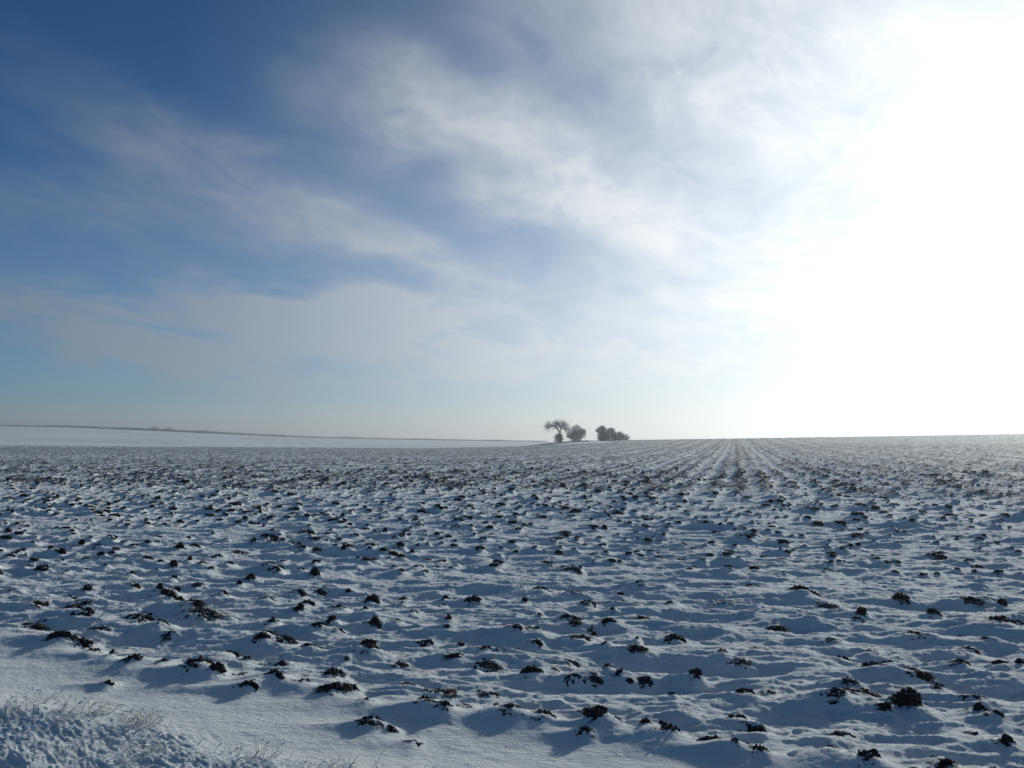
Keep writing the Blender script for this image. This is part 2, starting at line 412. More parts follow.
# a hare's track pressed in the snow
for (px, py) in [(781, 679), (790, 690), (796, 727), (791, 755), (838, 700), (733, 612), (730, 606), (792, 684)]:
    x, y, t = ground_hit(px, py, 0.02)
    r = math.hypot(x, y); th = math.atan2(x, y)
    i0, i1 = np.searchsorted(RS, [r - 0.12, r + 0.12]); j0, j1 = np.searchsorted(TH, [th - 0.12 / r, th + 0.12 / r])
    q = ((GX[i0:i1, j0:j1] - x) / 0.024) ** 2 + ((GY[i0:i1, j0:j1] - y) / 0.036) ** 2
    Zg[i0:i1, j0:j1] -= 0.022 * np.exp(-q * q)

def zat(x, y):
    r = math.hypot(x, y); th = math.atan2(x, y)
    i = min(max(np.searchsorted(RS, r) - 1, 0), NR - 2); j = min(max(np.searchsorted(TH, th) - 1, 0), NT - 2)
    fi = (r - RS[i]) / (RS[i + 1] - RS[i]); fj = (th - TH[j]) / (TH[j + 1] - TH[j])
    return float((Zg[i, j] * (1 - fi) + Zg[i + 1, j] * fi) * (1 - fj) + (Zg[i, j + 1] * (1 - fi) + Zg[i + 1, j + 1] * fi) * fj)

# ------------------------------------------------------------ materials
def new_mat(name):
    m = bpy.data.materials.new(name); m.use_nodes = True
    t = m.node_tree; t.nodes.clear()
    o = t.nodes.new('ShaderNodeOutputMaterial'); p = t.nodes.new('ShaderNodeBsdfPrincipled')
    t.links.new(p.outputs[0], o.inputs[0])
    return m, t, p
def objco(t): return t.nodes.new('ShaderNodeTexCoord').outputs['Object']
def geopos(t): return t.nodes.new('ShaderNodeNewGeometry').outputs['Position']
def vmul(t, v, s3):
    n = t.nodes.new('ShaderNodeVectorMath'); n.operation = 'MULTIPLY'
    t.links.new(v, n.inputs[0]); n.inputs[1].default_value = s3; return n.outputs[0]
def bump(t, p, h, strength, dist):
    b = t.nodes.new('ShaderNodeBump'); t.links.new(h.s, b.inputs['Height'])
    b.inputs['Strength'].default_value = strength; b.inputs['Distance'].default_value = dist
    t.links.new(b.outputs[0], p.inputs['Normal']); return b

SNOW = (0.80, 0.84, 0.90)
m_ground, t, p = new_mat('snowy_field')
pos = geopos(t)
at = t.nodes.new('ShaderNodeAttribute'); at.attribute_name = 'soil'
soil = N(t, at.outputs['Fac'])
at2 = t.nodes.new('ShaderNodeAttribute'); at2.attribute_name = 'dusting'
far_snow = N(t, at2.outputs['Fac'])
g1 = noise_tex(t, pos, 26.0, 4.0, 0.65)
g2 = noise_tex(t, vmul(t, pos, (1.0, 2.0, 1.0)), 5.0, 5.0, 0.6)
thr = soil + ((g1 - 0.5) * 1.9 + (g2 - 0.5) * 1.3) * soil.smooth(0.03, 0.3)
mask = thr.smooth(0.50, 0.60) * (1.0 - far_snow * 0.30)
grain = noise_tex(t, pos, 260.0, 3.0, 0.6)
tone = noise_tex(t, vmul(t, pos, (0.6, 1.6, 1.0)), 1.3, 4.0, 0.55)
snowc = vmix(t, tone.smooth(0.3, 0.7), (0.68, 0.77, 0.80), (0.80, 0.86, 0.865))
snowc = vmix(t, grain.smooth(0.35, 0.75), snowc, (0.86, 0.90, 0.90))
soilc = vmix(t, g1, (0.017, 0.017, 0.019), (0.048, 0.045, 0.047))
colr = vmix(t, mask, snowc, soilc)
t.links.new(colr, p.inputs['Base Color'])
p.inputs['Roughness'].default_value = 0.8
p.inputs['Specular IOR Level'].default_value = 0.08
ripple = noise_tex(t, vmul(t, pos, (1.0, 2.4, 1.0)), 22.0, 5.0, 0.6)
hb = grain * 0.5 + ripple * 1.3 + mask * g1 * 1.4
bump(t, p, hb, 0.8, 0.019)

m_soil, t, p = new_mat('dark_soil')
oc = objco(t); pos = geopos(t)
s1 = noise_tex(t, pos, 60.0, 5.0, 0.65)
s2 = noise_tex(t, pos, 22.0, 4.0, 0.6)
sn = t.nodes.new('ShaderNodeNewGeometry'); sx = t.nodes.new('ShaderNodeSeparateXYZ')
t.links.new(sn.outputs['Normal'], sx.inputs[0]); nz = N(t, sx.outputs[2]); nxx = N(t, sx.outputs[0])
sc_ = vmix(t, s1.smooth(0.3, 0.7), (0.012, 0.009, 0.009), (0.042, 0.030, 0.026))
fr = (nz * 0.75 - nxx * 0.2 + (s2 - 0.5) * 1.5 + (s1 - 0.5) * 0.8).smooth(0.80, 0.92)
t.links.new(vmix(t, fr, sc_, (0.72, 0.77, 0.84)), p.inputs['Base Color'])
p.inputs['Roughness'].default_value = 0.85; p.inputs['Specular IOR Level'].default_value = 0.2
bump(t, p, s1 * 1.0 + s2, 0.8, 0.012)

m_frost, t, p = new_mat('frosted_stalk')
f1 = noise_tex(t, objco(t), 90.0, 3.0, 0.6)
t.links.new(vmix(t, f1.smooth(0.35, 0.65), (0.72, 0.67, 0.58), (0.90, 0.91, 0.91)), p.inputs['Base Color'])
p.inputs['Roughness'].default_value = 0.7
bump(t, p, f1, 0.5, 0.003)

m_bark, t, p = new_mat('bark')
f1 = noise_tex(t, vmul(t, objco(t), (6, 6, 1.2)), 2.0, 4.0, 0.6)
t.links.new(vmix(t, f1, (0.03, 0.028, 0.024), (0.09, 0.085, 0.075)), p.inputs['Base Color'])
p.inputs['Roughness'].default_value = 0.9

def twig_mat(name, a_, b_):
    m, t, p = new_mat(name)
    f = noise_tex(t, objco(t), 1.1, 4.0, 0.6)
    t.links.new(vmix(t, f.smooth(0.35, 0.65), a_, b_), p.inputs['Base Color'])
    p.inputs['Roughness'].default_value = 0.9
    return m
m_twig = twig_mat('frosty_twigs', (0.25, 0.28, 0.27), (0.60, 0.64, 0.64))
m_bush = twig_mat('frosty_bush_twigs', (0.20, 0.23, 0.21), (0.80, 0.85, 0.84))
m_dry = twig_mat('dry_grass', (0.34, 0.29, 0.22), (0.80, 0.77, 0.72))

# ------------------------------------------------------------ mesh helpers
def mesh_np(name, verts, faces, mat, smooth=True):
    """faces: (n,3) or (n,4) int array"""
    verts = np.asarray(verts, np.float32); faces = np.asarray(faces, np.int32)
    me = bpy.data.meshes.new(name); n, k = faces.shape
    me.vertices.add(len(verts)); me.vertices.foreach_set('co', verts.ravel())
    me.loops.add(n * k); me.loops.foreach_set('vertex_index', faces.ravel())
    me.polygons.add(n); me.polygons.foreach_set('loop_start', np.arange(0, n * k, k, dtype=np.int32))
    me.polygons.foreach_set('loop_total', np.full(n, k, np.int32))
    me.polygons.foreach_set('use_smooth', np.full(n, smooth))
    me.update(calc_edges=True); me.validate()
    me.materials.append(mat)
    return me
def link(name, me, loc=(0, 0, 0), parent=None, **props):
    o = bpy.data.objects.new(name, me); COL.objects.link(o); o.location = loc
    if parent: o.parent = parent
    for k, v in props.items(): o[k] = v
    return o

# ------------------------------------------------------------ the ground
idx = np.arange(NR * NT, dtype=np.int32).reshape(NR, NT)
j = np.arange(NT); jn = (j + 1) % NT
q = np.stack([idx[:-1][:, j], idx[:-1][:, jn], idx[1:][:, jn], idx[1:][:, j]], axis=-1).reshape(-1, 4)
vv = np.stack([GX, GY, Zg], -1).reshape(-1, 3)
cen = len(vv); vv = np.vstack([vv, [[0, 0, float(Zg[0].mean())]]])
me = bpy.data.meshes.new('ground')
tri = np.stack([np.full(NT, cen), idx[0][jn], idx[0][j]], -1)
q = q[:, ::-1]
nq = len(q)
me.vertices.add(len(vv)); me.vertices.foreach_set('co', vv.astype(np.float32).ravel())
loops = np.concatenate([q.ravel(), tri.ravel()]).astype(np.int32)
me.loops.add(len(loops)); me.loops.foreach_set('vertex_index', loops)
me.polygons.add(nq + NT)
me.polygons.foreach_set('loop_start', np.concatenate([np.arange(nq) * 4, nq * 4 + np.arange(NT) * 3]).astype(np.int32))
me.polygons.foreach_set('loop_total', np.concatenate([np.full(nq, 4), np.full(NT, 3)]).astype(np.int32))
me.polygons.foreach_set('use_smooth', np.ones(nq + NT, bool))
me.update(calc_edges=True)
# the snow between the far shrubs and the pale field beyond carry almost no bare earth
HILL = sstep(D1 + 20, D1 + 60, R2)
SOIL = SOIL + HILL * np.clip(0.33 + 0.20 * fbm(GX * 0.015, GY * 0.03, 91, 4) + 0.05 * np.sin(GX * 0.6 + GY * 0.17), 0, 1)
SOIL2 = SOIL.copy()
PXT = 512 + FPX * np.tan(np.clip(T2, -1.2, 1.2))
MOUND = np.exp(-((PXT - 582) / 24) ** 4) * sstep(185, 200, R2)
SOIL2 *= (1 - 0.95 * MOUND) * (1 - 0.22 * sstep(150, 165, R2) * sstep(740, 820, PXT))
af = me.attributes.new('soil', 'FLOAT', 'POINT')
af.data.foreach_set('value', np.append(SOIL2.ravel(), 0).astype(np.float32))
a2 = me.attributes.new('dusting', 'FLOAT', 'POINT')
a2.data.foreach_set('value', np.append(sstep(20, 110, R2).ravel(), 0).astype(np.float32))
me.materials.append(m_ground)
if me.polygons[len(me.polygons) // 2].normal.z < 0: me.flip_normals()
link('ground', me, kind='structure')

# ------------------------------------------------------------ clods
def clod_mesh(seed, level):
    bm = bmesh.new(); bmesh.ops.create_icosphere(bm, subdivisions=level, radius=1.0)
    off = Vector((seed * 7.3, seed * 3.1, seed * 1.7))
    for v in bm.verts:
        d = v.co.normalized()
        r = 0.74
        r += 0.24 * mnoise.fractal(d * 1.3 + off, 0.9, 2.1, 3)
        if level > 2:
            f = mnoise.voronoi(d * 2.6 + off)[0]
            r += 0.22 * (f[1] - f[0]) - 0.06
            r += 0.16 * mnoise.fractal(d * 7.0 + off, 0.6, 2.0, 4)
        v.co = d * max(r, 0.25)
    co = np.array([v.co[:] for v in bm.verts])
    co[:, :2] /= np.abs(co[:, :2]).max(); co[:, 2] /= co[:, 2].max()
    fc = np.array([[v.index for v in f.verts] for f in bm.faces])
    bm.free()
    return co, fc
def patch_mesh(seed):
    n = 58; g = np.linspace(-1, 1, n); off = Vector((seed * 5.1, seed * 2.3, 0))
    co = np.zeros((n, n, 3))
    for a_ in range(n):
        for b_ in range(n):
            x_, y_ = g[b_], g[a_]; r_ = math.hypot(x_, y_ * (1.15 + 0.35 * math.sin(seed)))
            e_ = max(0.0, 1 - r_ * r_)
            p_ = Vector((x_ * 1.7, y_ * 1.2, 0)) + off
            rid = 1 - abs(mnoise.fractal(p_ * 1.3, 0.8, 2.0, 3)) * 2.2
            f_ = mnoise.voronoi(Vector((x_ * 3.2, y_ * 2.2, seed)))[0]
            blk = min(1.0, (f_[1] - f_[0]) * 2.4)
            fin = mnoise.fractal(p_ * 7.0, 0.5, 2.1, 4)
            h_ = (e_ ** 0.6) * (0.30 + 0.38 * rid + 0.36 * blk + 0.15 * fin + 0.5 * mnoise.noise(p_ * 1.1)) - 0.35 * r_ * r_
            co[a_, b_] = (x_ + 0.06 * mnoise.noise(p_ * 6), y_ + 0.06 * mnoise.noise(p_ * 6 + Vector((9, 9, 9))), h_)
    co = co.reshape(-1, 3); k_ = np.arange(n * n).reshape(n, n)
    fc = np.stack([k_[:-1, :-1], k_[:-1, 1:], k_[1:, 1:], k_[1:, :-1]], -1).reshape(-1, 4)
    inn = np.hypot(co[:, 0], co[:, 1]) < 0.85
    co[:, 2] -= np.percentile(co[inn, 2], 66)
    co[:, 2] /= co[:, 2].max()
    return mesh_np('soil_clod', co, fc, m_soil, True)
PATCH = [patch_mesh(k + 1) for k in range(12)]
PROTO = []
for k in range(14):
    co, fc = clod_mesh(k + 1, 5 if k < 6 else 4)
    PROTO.append(mesh_np('soil_clod', co, fc, m_soil, smooth=True))
# a tall standing sliver of turned earth
co, fc = clod_mesh(40, 4)
co[:, 0] *= 0.55 + 0.45 * np.clip(-co[:, 2], 0, 1); co[:, 0] -= 0.35 * co[:, 2]
SPIKE = mesh_np('soil_clod', co, fc, m_soil, smooth=True)

LANDMARKS = [  # pixel place, own label, how neighbours refer to it
 (905.7, 696.5, 'largest crumbly dark soil clod on the snow, lower right', 'the largest crumbly clod'),
 (855, 688.2, 'long flat dark soil clod just left of the largest crumbly clod', 'the long flat clod'),
 (867.7, 752.5, 'dark wedge-shaped clod nearest the bottom edge at lower right', 'the wedge-shaped clod at the bottom'),
 (591.4, 619.5, 'thin upright sliver of dark soil standing like a finger', 'the upright soil sliver'),
 (597, 715.8, 'peaked dark clod with two lumps in the nearest snow ridge', 'the peaked two-lump clod'),
 (669.5, 726.6, 'broad dark clod at the right end of the nearest soil string', 'the broad clod ending the nearest string'),
 (179.5, 543.6, 'tall blocky dark clod, biggest in the left middle field', 'the tall blocky clod at left'),
 (375, 616.4, 'steep dark clod standing alone between smooth drifts', 'the steep lone clod'),
 (198.7, 663.2, 'snow-dusted mound of dark crumbs beside the smooth snow strip', 'the snow-dusted mound of crumbs'),
 (61.9, 636.3, 'wide dark clod nearest the left edge above the smooth strip', 'the wide clod above the smooth strip'),
 (532.1, 664.9, 'dark pointed clod in the open middle of the foreground', 'the pointed clod mid foreground'),
 (444, 702.8, 'knobbly dark clod half buried left of the nearest ridge', 'the half-buried knobbly clod'),
 (371.2, 716.9, 'lone dark clod at the tip of a long snow drift', 'the clod tipping the long drift'),
 (961.1, 660.7, 'small steep clod beside a hollow near the right edge', 'the steep clod near the right edge'),
 (744.3, 688.5, 'rounded dark clod crowning a low snow hump', 'the rounded clod on a low hump'),
 (886.7, 660.7, 'ragged string of soil crumbs along a snow crest', 'the ragged string of crumbs'),
 (999, 619.6, 'wide craggy dark clod by the right edge of the field', 'the craggy clod by the right edge'),
 (861.4, 609.6, 'compact dark clod on a pale drift, right foreground', 'the compact clod on a pale drift'),
 (752.2, 583.2, 'dark peaked clod rising from a long drift tail', 'the peaked clod on a long drift tail'),
 (620.1, 591.7, 'pointed dark clod right of the field middle', 'the pointed clod right of middle'),
 (445.7, 592.3, 'round dark clod like a ball near the field middle', 'the ball-shaped clod'),
 (84.4, 611, 'long jagged row of dark soil left of the middle', 'the long jagged row of soil'),
 (250.4, 575.1, 'forked dark clod on a drift in the left middle field', 'the forked clod'),
 (204.4, 610.7, 'low broad band of dark crumbs left of the steep lone clod', 'the low band of crumbs'),
 (112.5, 650.5, 'small reddish clod at the end of the wide clods', 'the small reddish clod'),
 (108.7, 676.7, 'little dark clod beside the frosted grass on the smooth snow', 'the little clod by the frosted grass'),
 (411.7, 719.5, 'flat sliver of soil lying on the smooth strip of snow', 'the flat sliver on the smooth strip'),
 (981, 704.9, 'dark two-peaked clod right of the largest crumbly clod', 'the two-peaked clod'),
 (760.1, 744.5, 'stubby dark clod on the nearest drift at bottom right', 'the stubby clod at bottom right'),
 (946.8, 758.8, 'cluster of dark crumbs touching the bottom right edge', 'the crumbs at the bottom right'),
]
def nearest_lm(px, py):
    best, bd = None, 1e9
    for lm in LANDMARKS:
        d = math.hypot(px - lm[0], (py - lm[1]) * 2.0)
        if d < bd: best, bd = lm, d
    return best, bd
claimed = {}
for i, c_ in enumerate(CL):
    lm, d = nearest_lm(c_[4], c_[5])
    if lm not in claimed or d < claimed[lm][1]: claimed[lm] = (i, d)
owner = {v[0]: k for k, v in claimed.items() if v[1] < 6}
used = {}
def clod_label(i, c_):
    if i in owner: return owner[i][2]
    px, py, w, h = c_[4], c_[5], c_[2], c_[3]
    size = 'tiny' if w < 0.07 else 'small' if w < 0.13 else 'medium' if w < 0.22 else 'wide'
    shape = 'flat' if h / w < 0.27 else 'lumpy' if h / w < 0.45 else 'upright'
    lm, d = nearest_lm(px, py)
    if d < 130:
        dx, dy = px - lm[0], (py - lm[1]) * 2.0
        far_ = 'just ' if d < 40 else ''
        if abs(dx) > 1.7 * abs(dy): rel = 'right of' if dx > 0 else 'left of'
        elif abs(dy) > 1.7 * abs(dx): rel = 'in front of' if dy > 0 else 'behind'
        else: rel = ('in front and ' if dy > 0 else 'behind and ') + ('right of' if dx > 0 else 'left of')
        return f'{size} {shape} clod {far_}{rel} {lm[3]}'
    side = 'left' if px < 341 else 'middle' if px < 683 else 'right'
    dist = 'farther' if py < 525 else 'middle' 
    return f'{size} {shape} dark soil clod among many in the {dist} distance, {side} third'
GROUP = 'clods of ploughed earth poking through the snow'
clods = CL + take
for i, c_ in enumerate(clods):
    x, y, w, h = c_[:4]
    me_ = PROTO[i % 6] if w > 0.2 else PROTO[(i * 5) % 14]
    lab = clod_label(i, c_)
    if 'upright sliver' in lab and i in owner: me_ = SPIKE; w *= 1.1
    flat = h / max(w, 0.01) < 0.42 and w > 0.075
    if flat: me_ = PATCH[i % 12]
    o = bpy.data.objects.new('soil_clod', me_); COL.objects.link(o)
    z = zat(x, y)
    o.location = (x, y, z - h * 0.6)
    o.scale = (w * 0.52, w * random.uniform(0.32, 0.5), h * 1.1 + 0.006)
    o.rotation_euler = (0, 0, random.choice((0, math.pi)) + random.gauss(-0.3, 0.35))
    if flat:
        o.location.z = z - 0.004
        o.scale = (w * 0.50, w * random.uniform(0.26, 0.40), h * 0.40 + 0.004)
    if h / max(w, 0.01) > 0.7: o.scale = (w * 0.55, w * 0.55, h * 1.2)
    o['label'] = lab; o['category'] = 'soil clod'; o['group'] = GROUP

# the smaller and farther clods as one mass
LOW = [clod_mesh(60 + k, 3) for k in range(8)]
VLOW = [clod_mesh(80 + k, 2) for k in range(6)]
XLOW = [clod_mesh(90 + k, 1) for k in range(5)]
vs, fs, base_i = [], [], 0
for k, c_ in enumerate(MASS):
    x, y, w, h = c_[:4]
    r = math.hypot(x, y)
    co, fc = (LOW if r < 16 else VLOW if r < 50 else XLOW)[k % 5]
    a_ = RNG.normal(-0.3, 0.4) if r < 24 else RNG.uniform(0, 3.14)
    ca, s_ = math.cos(a_), math.sin(a_)
    sx_, sy_, sz_ = w * 0.60, w * RNG.uniform(0.26, 0.5), h * 0.95 + 0.006
    X_, Y_, Z_ = co[:, 0] * sx_, co[:, 1] * sy_, co[:, 2] * sz_
    vs.append(np.stack([x + X_ * ca - Y_ * s_, y + X_ * s_ + Y_ * ca, zat(x, y) - h * 0.5 + Z_], -1))
    fs.append(fc + base_i); base_i += len(co)
me_ = mesh_np('soil_crumbs', np.vstack(vs), np.vstack(fs), m_soil, True)
link('soil_crumbs', me_, kind='stuff', label='countless small dark soil clods dotting the snow to the far crest', category='soil clods')

# ------------------------------------------------------------ frosted grass on the verge
_OFF = {}
def tube_pts(pts, rads, sides, vs, fs):
    """append a tapered tube along pts to the lists"""
    b = _OFF.get(id(vs), (0, 0)); b = b[1] if b[0] == len(vs) and vs else (sum(len(v) for v in vs) if vs else 0)
    n = len(pts); ring = []
    P = np.array(pts, float)
    for i in range(n):
        d = P[min(i + 1, n - 1)] - P[max(i - 1, 0)]; L = np.linalg.norm(d); d = d / (L or 1)
        up = np.array([0, 0, 1.0]) if abs(d[2]) < 0.9 else np.array([1.0, 0, 0])
        e1 = np.cross(d, up); e1 /= np.linalg.norm(e1); e2 = np.cross(d, e1)
        for s_ in range(sides):
            t_ = 2 * math.pi * s_ / sides
            ring.append(P[i] + (e1 * math.cos(t_) + e2 * math.sin(t_)) * rads[i])
    F = []
    for i in range(n - 1):
        for s_ in range(sides):
            s2_ = (s_ + 1) % sides
            F.append([b + i * sides + s_, b + i * sides + s2_, b + (i + 1) * sides + s2_, b + (i + 1) * sides + s_])
    vs.append(np.array(ring)); fs.append(np.array(F)); _OFF[id(vs)] = (len(vs), b + len(ring))

def blade(vs, fs, root, az_, lean, length, droop, r0, n=7):
    pts, rads = [], []
    p_ = np.array(root, float); th = lean
    for i in range(n):
        pts.append(p_.copy()); rads.append(r0 * (1 - 0.55 * i / (n - 1)) * random.uniform(0.8, 1.25))
        st_ = length / (n - 1)
        p_ = p_ + st_ * np.array([math.cos(az_) * math.sin(th), math.sin(az_) * math.sin(th), math.cos(th)])
        th += droop / (n - 1) * (0.4 + 1.2 * i / n); az_ += random.gauss(0, 0.08)
    tube_pts(pts, rads, 4, vs, fs)

TUFTS = [  # pixel x, y of the foot, blades, height m, spread m, droop, label
 (18, 700, 16, 0.16, 0.14, 0.8, 'thin frosted grass tuft nearest the left edge of the verge'),
 (62, 708, 10, 0.20, 0.10, 0.5, 'frosted grass stalks leaning right beside the leftmost tuft'),
 (99, 701, 22, 0.17, 0.10, 1.9, 'arched frosted grass tuft bending over on the verge lip'),
 (45, 690, 8, 0.17, 0.07, 0.4, 'small upright frosted stalks behind the leaning ones'),
 (66, 700, 7, 0.12, 0.05, 0.3, 'short frosted stalks between leaning stalks and arched tuft'),
 (140, 710, 34, 0.16, 0.13, 1.4, 'bushiest frosted grass tuft, tangled, right of the arched tuft'),
 (125, 742, 5, 0.24, 0.05, 0.1, 'tall single frosted stalk standing in front of the bushiest tuft'),
 (150, 735, 9, 0.13, 0.08, 1.0, 'low frosted grass half buried below the bushiest tuft'),
 (260, 744, 17, 0.13, 0.13, 0.6, 'spiky frosted grass tuft midway along the verge lip'),
 (331, 759, 18, 0.13, 0.12, 0.6, 'spiky frosted tuft nearest the end of the verge'),
 (300, 758, 4, 0.09, 0.06, 0.5, 'few short frosted stalks left of the last spiky tuft'),
 (225, 740, 6, 0.07, 0.09, 0.8, 'tiny frosted tuft left of the midway spiky tuft'),
 (40, 735, 7, 0.14, 0.16, 1.3, 'scattered frosted stalks lying on the lumpy verge snow'),
 (85, 762, 6, 0.18, 0.16, 1.4, 'fallen frosted stalks at the bottom edge of the verge'),
 (375, 766, 4, 0.05, 0.08, 0.8, 'last faint frosted stalks where the verge meets bottom edge'),
 (195, 760, 6, 0.10, 0.14, 1.2, 'bent frosted stalks on the verge below the tiny tuft'),
]
for (px, py, nb, hh, sp, dr, lab) in TUFTS:
    hh *= 0.85
    x, y, _ = ground_hit(px, py, 0.08); z = zat(x, y)
    vs, fs = [], []
    for k in range(int(nb * 1.7)):
        a_ = random.uniform(0, 2 * math.pi); rr_ = sp * math.sqrt(random.random())
        bx_, by_ = rr_ * math.cos(a_), rr_ * 0.6 * math.sin(a_)
        az_ = random.choice((0.1, 0.1, math.pi)) + random.gauss(0, 0.9)
        if 'leaning right' in lab or 'fallen' in lab: az_ = random.gauss(0.1, 0.4)
        blade(vs, fs, (bx_, by_, zat(x + bx_, y + by_) - z - 0.012), az_, abs(random.gauss(0.3, 0.35)) + (0.7 if 'fallen' in lab or 'scattered' in lab else 0),
              hh * random.uniform(0.3, 1.0), dr * random.uniform(0.3, 1.9) + 0.2, random.uniform(0.0024, 0.0044))
        if random.random() < 0.35:      # a seed head thick with frost
            e = vs[-1][-4:].mean(axis=0)
            blade(vs, fs, e, az_, 0.6 + dr * 0.6, 0.025, 0.6, 0.0058, 4)
    link('frosted_grass_tuft', mesh_np('frosted_grass_tuft', np.vstack(vs), np.vstack(fs), m_frost), (x, y, z),
         label=lab, category='grass tuft', group='frosted grass tufts on the verge')

# short rimed stalks half sunk in the verge snow
vs, fs = [], []
for k in range(1500):
    x = random.uniform(-4.6, 0.3); y = random.uniform(3.2, 6.6)
    sv_ = verge_s(x, y)
    if sv_ < 0.02 or mnoise.noise(Vector((x * 2.3, y * 2.3, 4))) < -0.15 + 0.1 * sv_: continue
    L = random.uniform(0.03, 0.12)
    blade(vs, fs, (x, y, zat(x, y) - 0.006), random.gauss(-0.6, 0.9), random.uniform(0.5, 1.45), L, random.uniform(0, 0.9), random.uniform(0.0016, 0.0034), 5)
link('frosted_stalks', mesh_np('frosted_stalks', np.vstack(vs), np.vstack(fs), m_frost), kind='stuff',
     label='short rimed grass stalks half buried all over the verge', category='grass')

# ------------------------------------------------------------ far trees and shrubs
def place(px, dist):
    d = pix_dir(px, HORIZON); x = d.x / math.hypot(d.x, d.y) * dist; y = d.y / math.hypot(d.x, d.y) * dist
    return x, y, zat(x, y)
def branch(vs, fs, tips, p0, p1, r0, r1, wob, n=6):
    P0, P1 = np.array(p0, float), np.array(p1, float); L = np.linalg.norm(P1 - P0)
    pts = []
    off = np.zeros(3)
    for i in range(n):
        t_ = i / (n - 1)
        pts.append(P0 + (P1 - P0) * t_ + off * math.sin(math.pi * t_ if t_ < 1 else 0))
        off = off + np.array([random.gauss(0, wob) for _ in range(3)]) * L
    pts[-1] = P1
    tube_pts(pts, [r0 + (r1 - r0) * i / (n - 1) for i in range(n)], 5, vs, fs)
    tips.extend((pts[i], (pts[i] - pts[i - 1])) for i in range(max(1, n // 3), n))
def twigs(vs, fs, p_, d, length, r, depth, droop):
    d = np.array(d, float); d /= (np.linalg.norm(d) or 1)
    for _ in range(2 if depth < 2 else 3):
        dd = d + np.array([random.gauss(0, 0.75), random.gauss(0, 0.75), random.gauss(0.1 - droop * (1 - depth * 0.4), 0.5)])
        dd /= np.linalg.norm(dd)
        L = length * random.uniform(0.6, 1.3)
        mid = p_ + dd * L * 0.5 + np.array([0, 0, 0.05 * L]); e = p_ + dd * L - np.array([0, 0, droop * L * 0.35])
        tube_pts([p_, mid, e], [r, r * 0.8, r * 0.45], 3, vs, fs)
        if depth > 0:
            twigs(vs, fs, e, dd, length * 0.66, r * 0.65, depth - 1, droop)
            twigs(vs, fs, mid, dd, length * 0.55, r * 0.55, depth - 1, droop)

S = TREE_D / FPX     # metres per pixel at the trees
x, y, z = place(560.5, TREE_D)
root = bpy.data.objects.new('bare_tree', None); COL.objects.link(root); root.location = (x, y, z - 0.1)
root['label'] = 'bare leafless tree with a wide flat-topped crown and forked trunk'; root['category'] = 'tree'
vs, fs, tips = [], [], []
K = S * 0.91
branch(vs, fs, [], (0.2 * K, 0, 0), (-0.4 * K, 0, 12 * K), 0.34, 0.25, 0.008, 7)
branch(vs, fs, tips, (-0.4 * K, 0, 11.8 * K), (-6 * K, 0.4, 18.2 * K), 0.22, 0.12, 0.02)
branch(vs, fs, tips, (-6 * K, 0.4, 18.2 * K), (-11 * K, 0.2, 20.3 * K), 0.12, 0.05, 0.03)
branch(vs, fs, tips, (-6 * K, 0.4, 18.2 * K), (-13 * K, -0.4, 17.5 * K), 0.09, 0.04, 0.03)
branch(vs, fs, tips, (-5 * K, 0.4, 17.2 * K), (-5 * K, -0.9, 22 * K), 0.10, 0.04, 0.03)
branch(vs, fs, tips, (-3 * K, 0.2, 15 * K), (-1 * K, 1.0, 21.5 * K), 0.12, 0.04, 0.03)
branch(vs, fs, tips, (-0.4 * K, 0, 11.8 * K), (0.6 * K, 0, 17 * K), 0.18, 0.10, 0.02)
branch(vs, fs, tips, (0.6 * K, 0, 17 * K), (3.5 * K, 0.2, 20.5 * K), 0.09, 0.03, 0.03)
branch(vs, fs, tips, (0.3 * K, 0, 15.5 * K), (5.5 * K, -0.5, 18.2 * K), 0.08, 0.03, 0.03)
branch(vs, fs, tips, (0.6 * K, 0, 17 * K), (-2 * K, 0.6, 20.8 * K), 0.07, 0.03, 0.03)
branch(vs, fs, tips, (1 * K, 0, 16.5 * K), (6.0 * K, 0.5, 15.5 * K), 0.05, 0.02, 0.03)
link('trunk', mesh_np('trunk', np.vstack(vs), np.vstack(fs), m_bark), parent=root)
vs, fs = [], []
for (p_, d) in tips:
    if p_[2] < 14 * K: continue
    for _ in range(random.choice((1, 2, 2))): twigs(vs, fs, np.array(p_), d, 1.1, 0.032, 2, 0.35)
link('crown', mesh_np('crown', np.vstack(vs), np.vstack(fs), m_twig), parent=root)

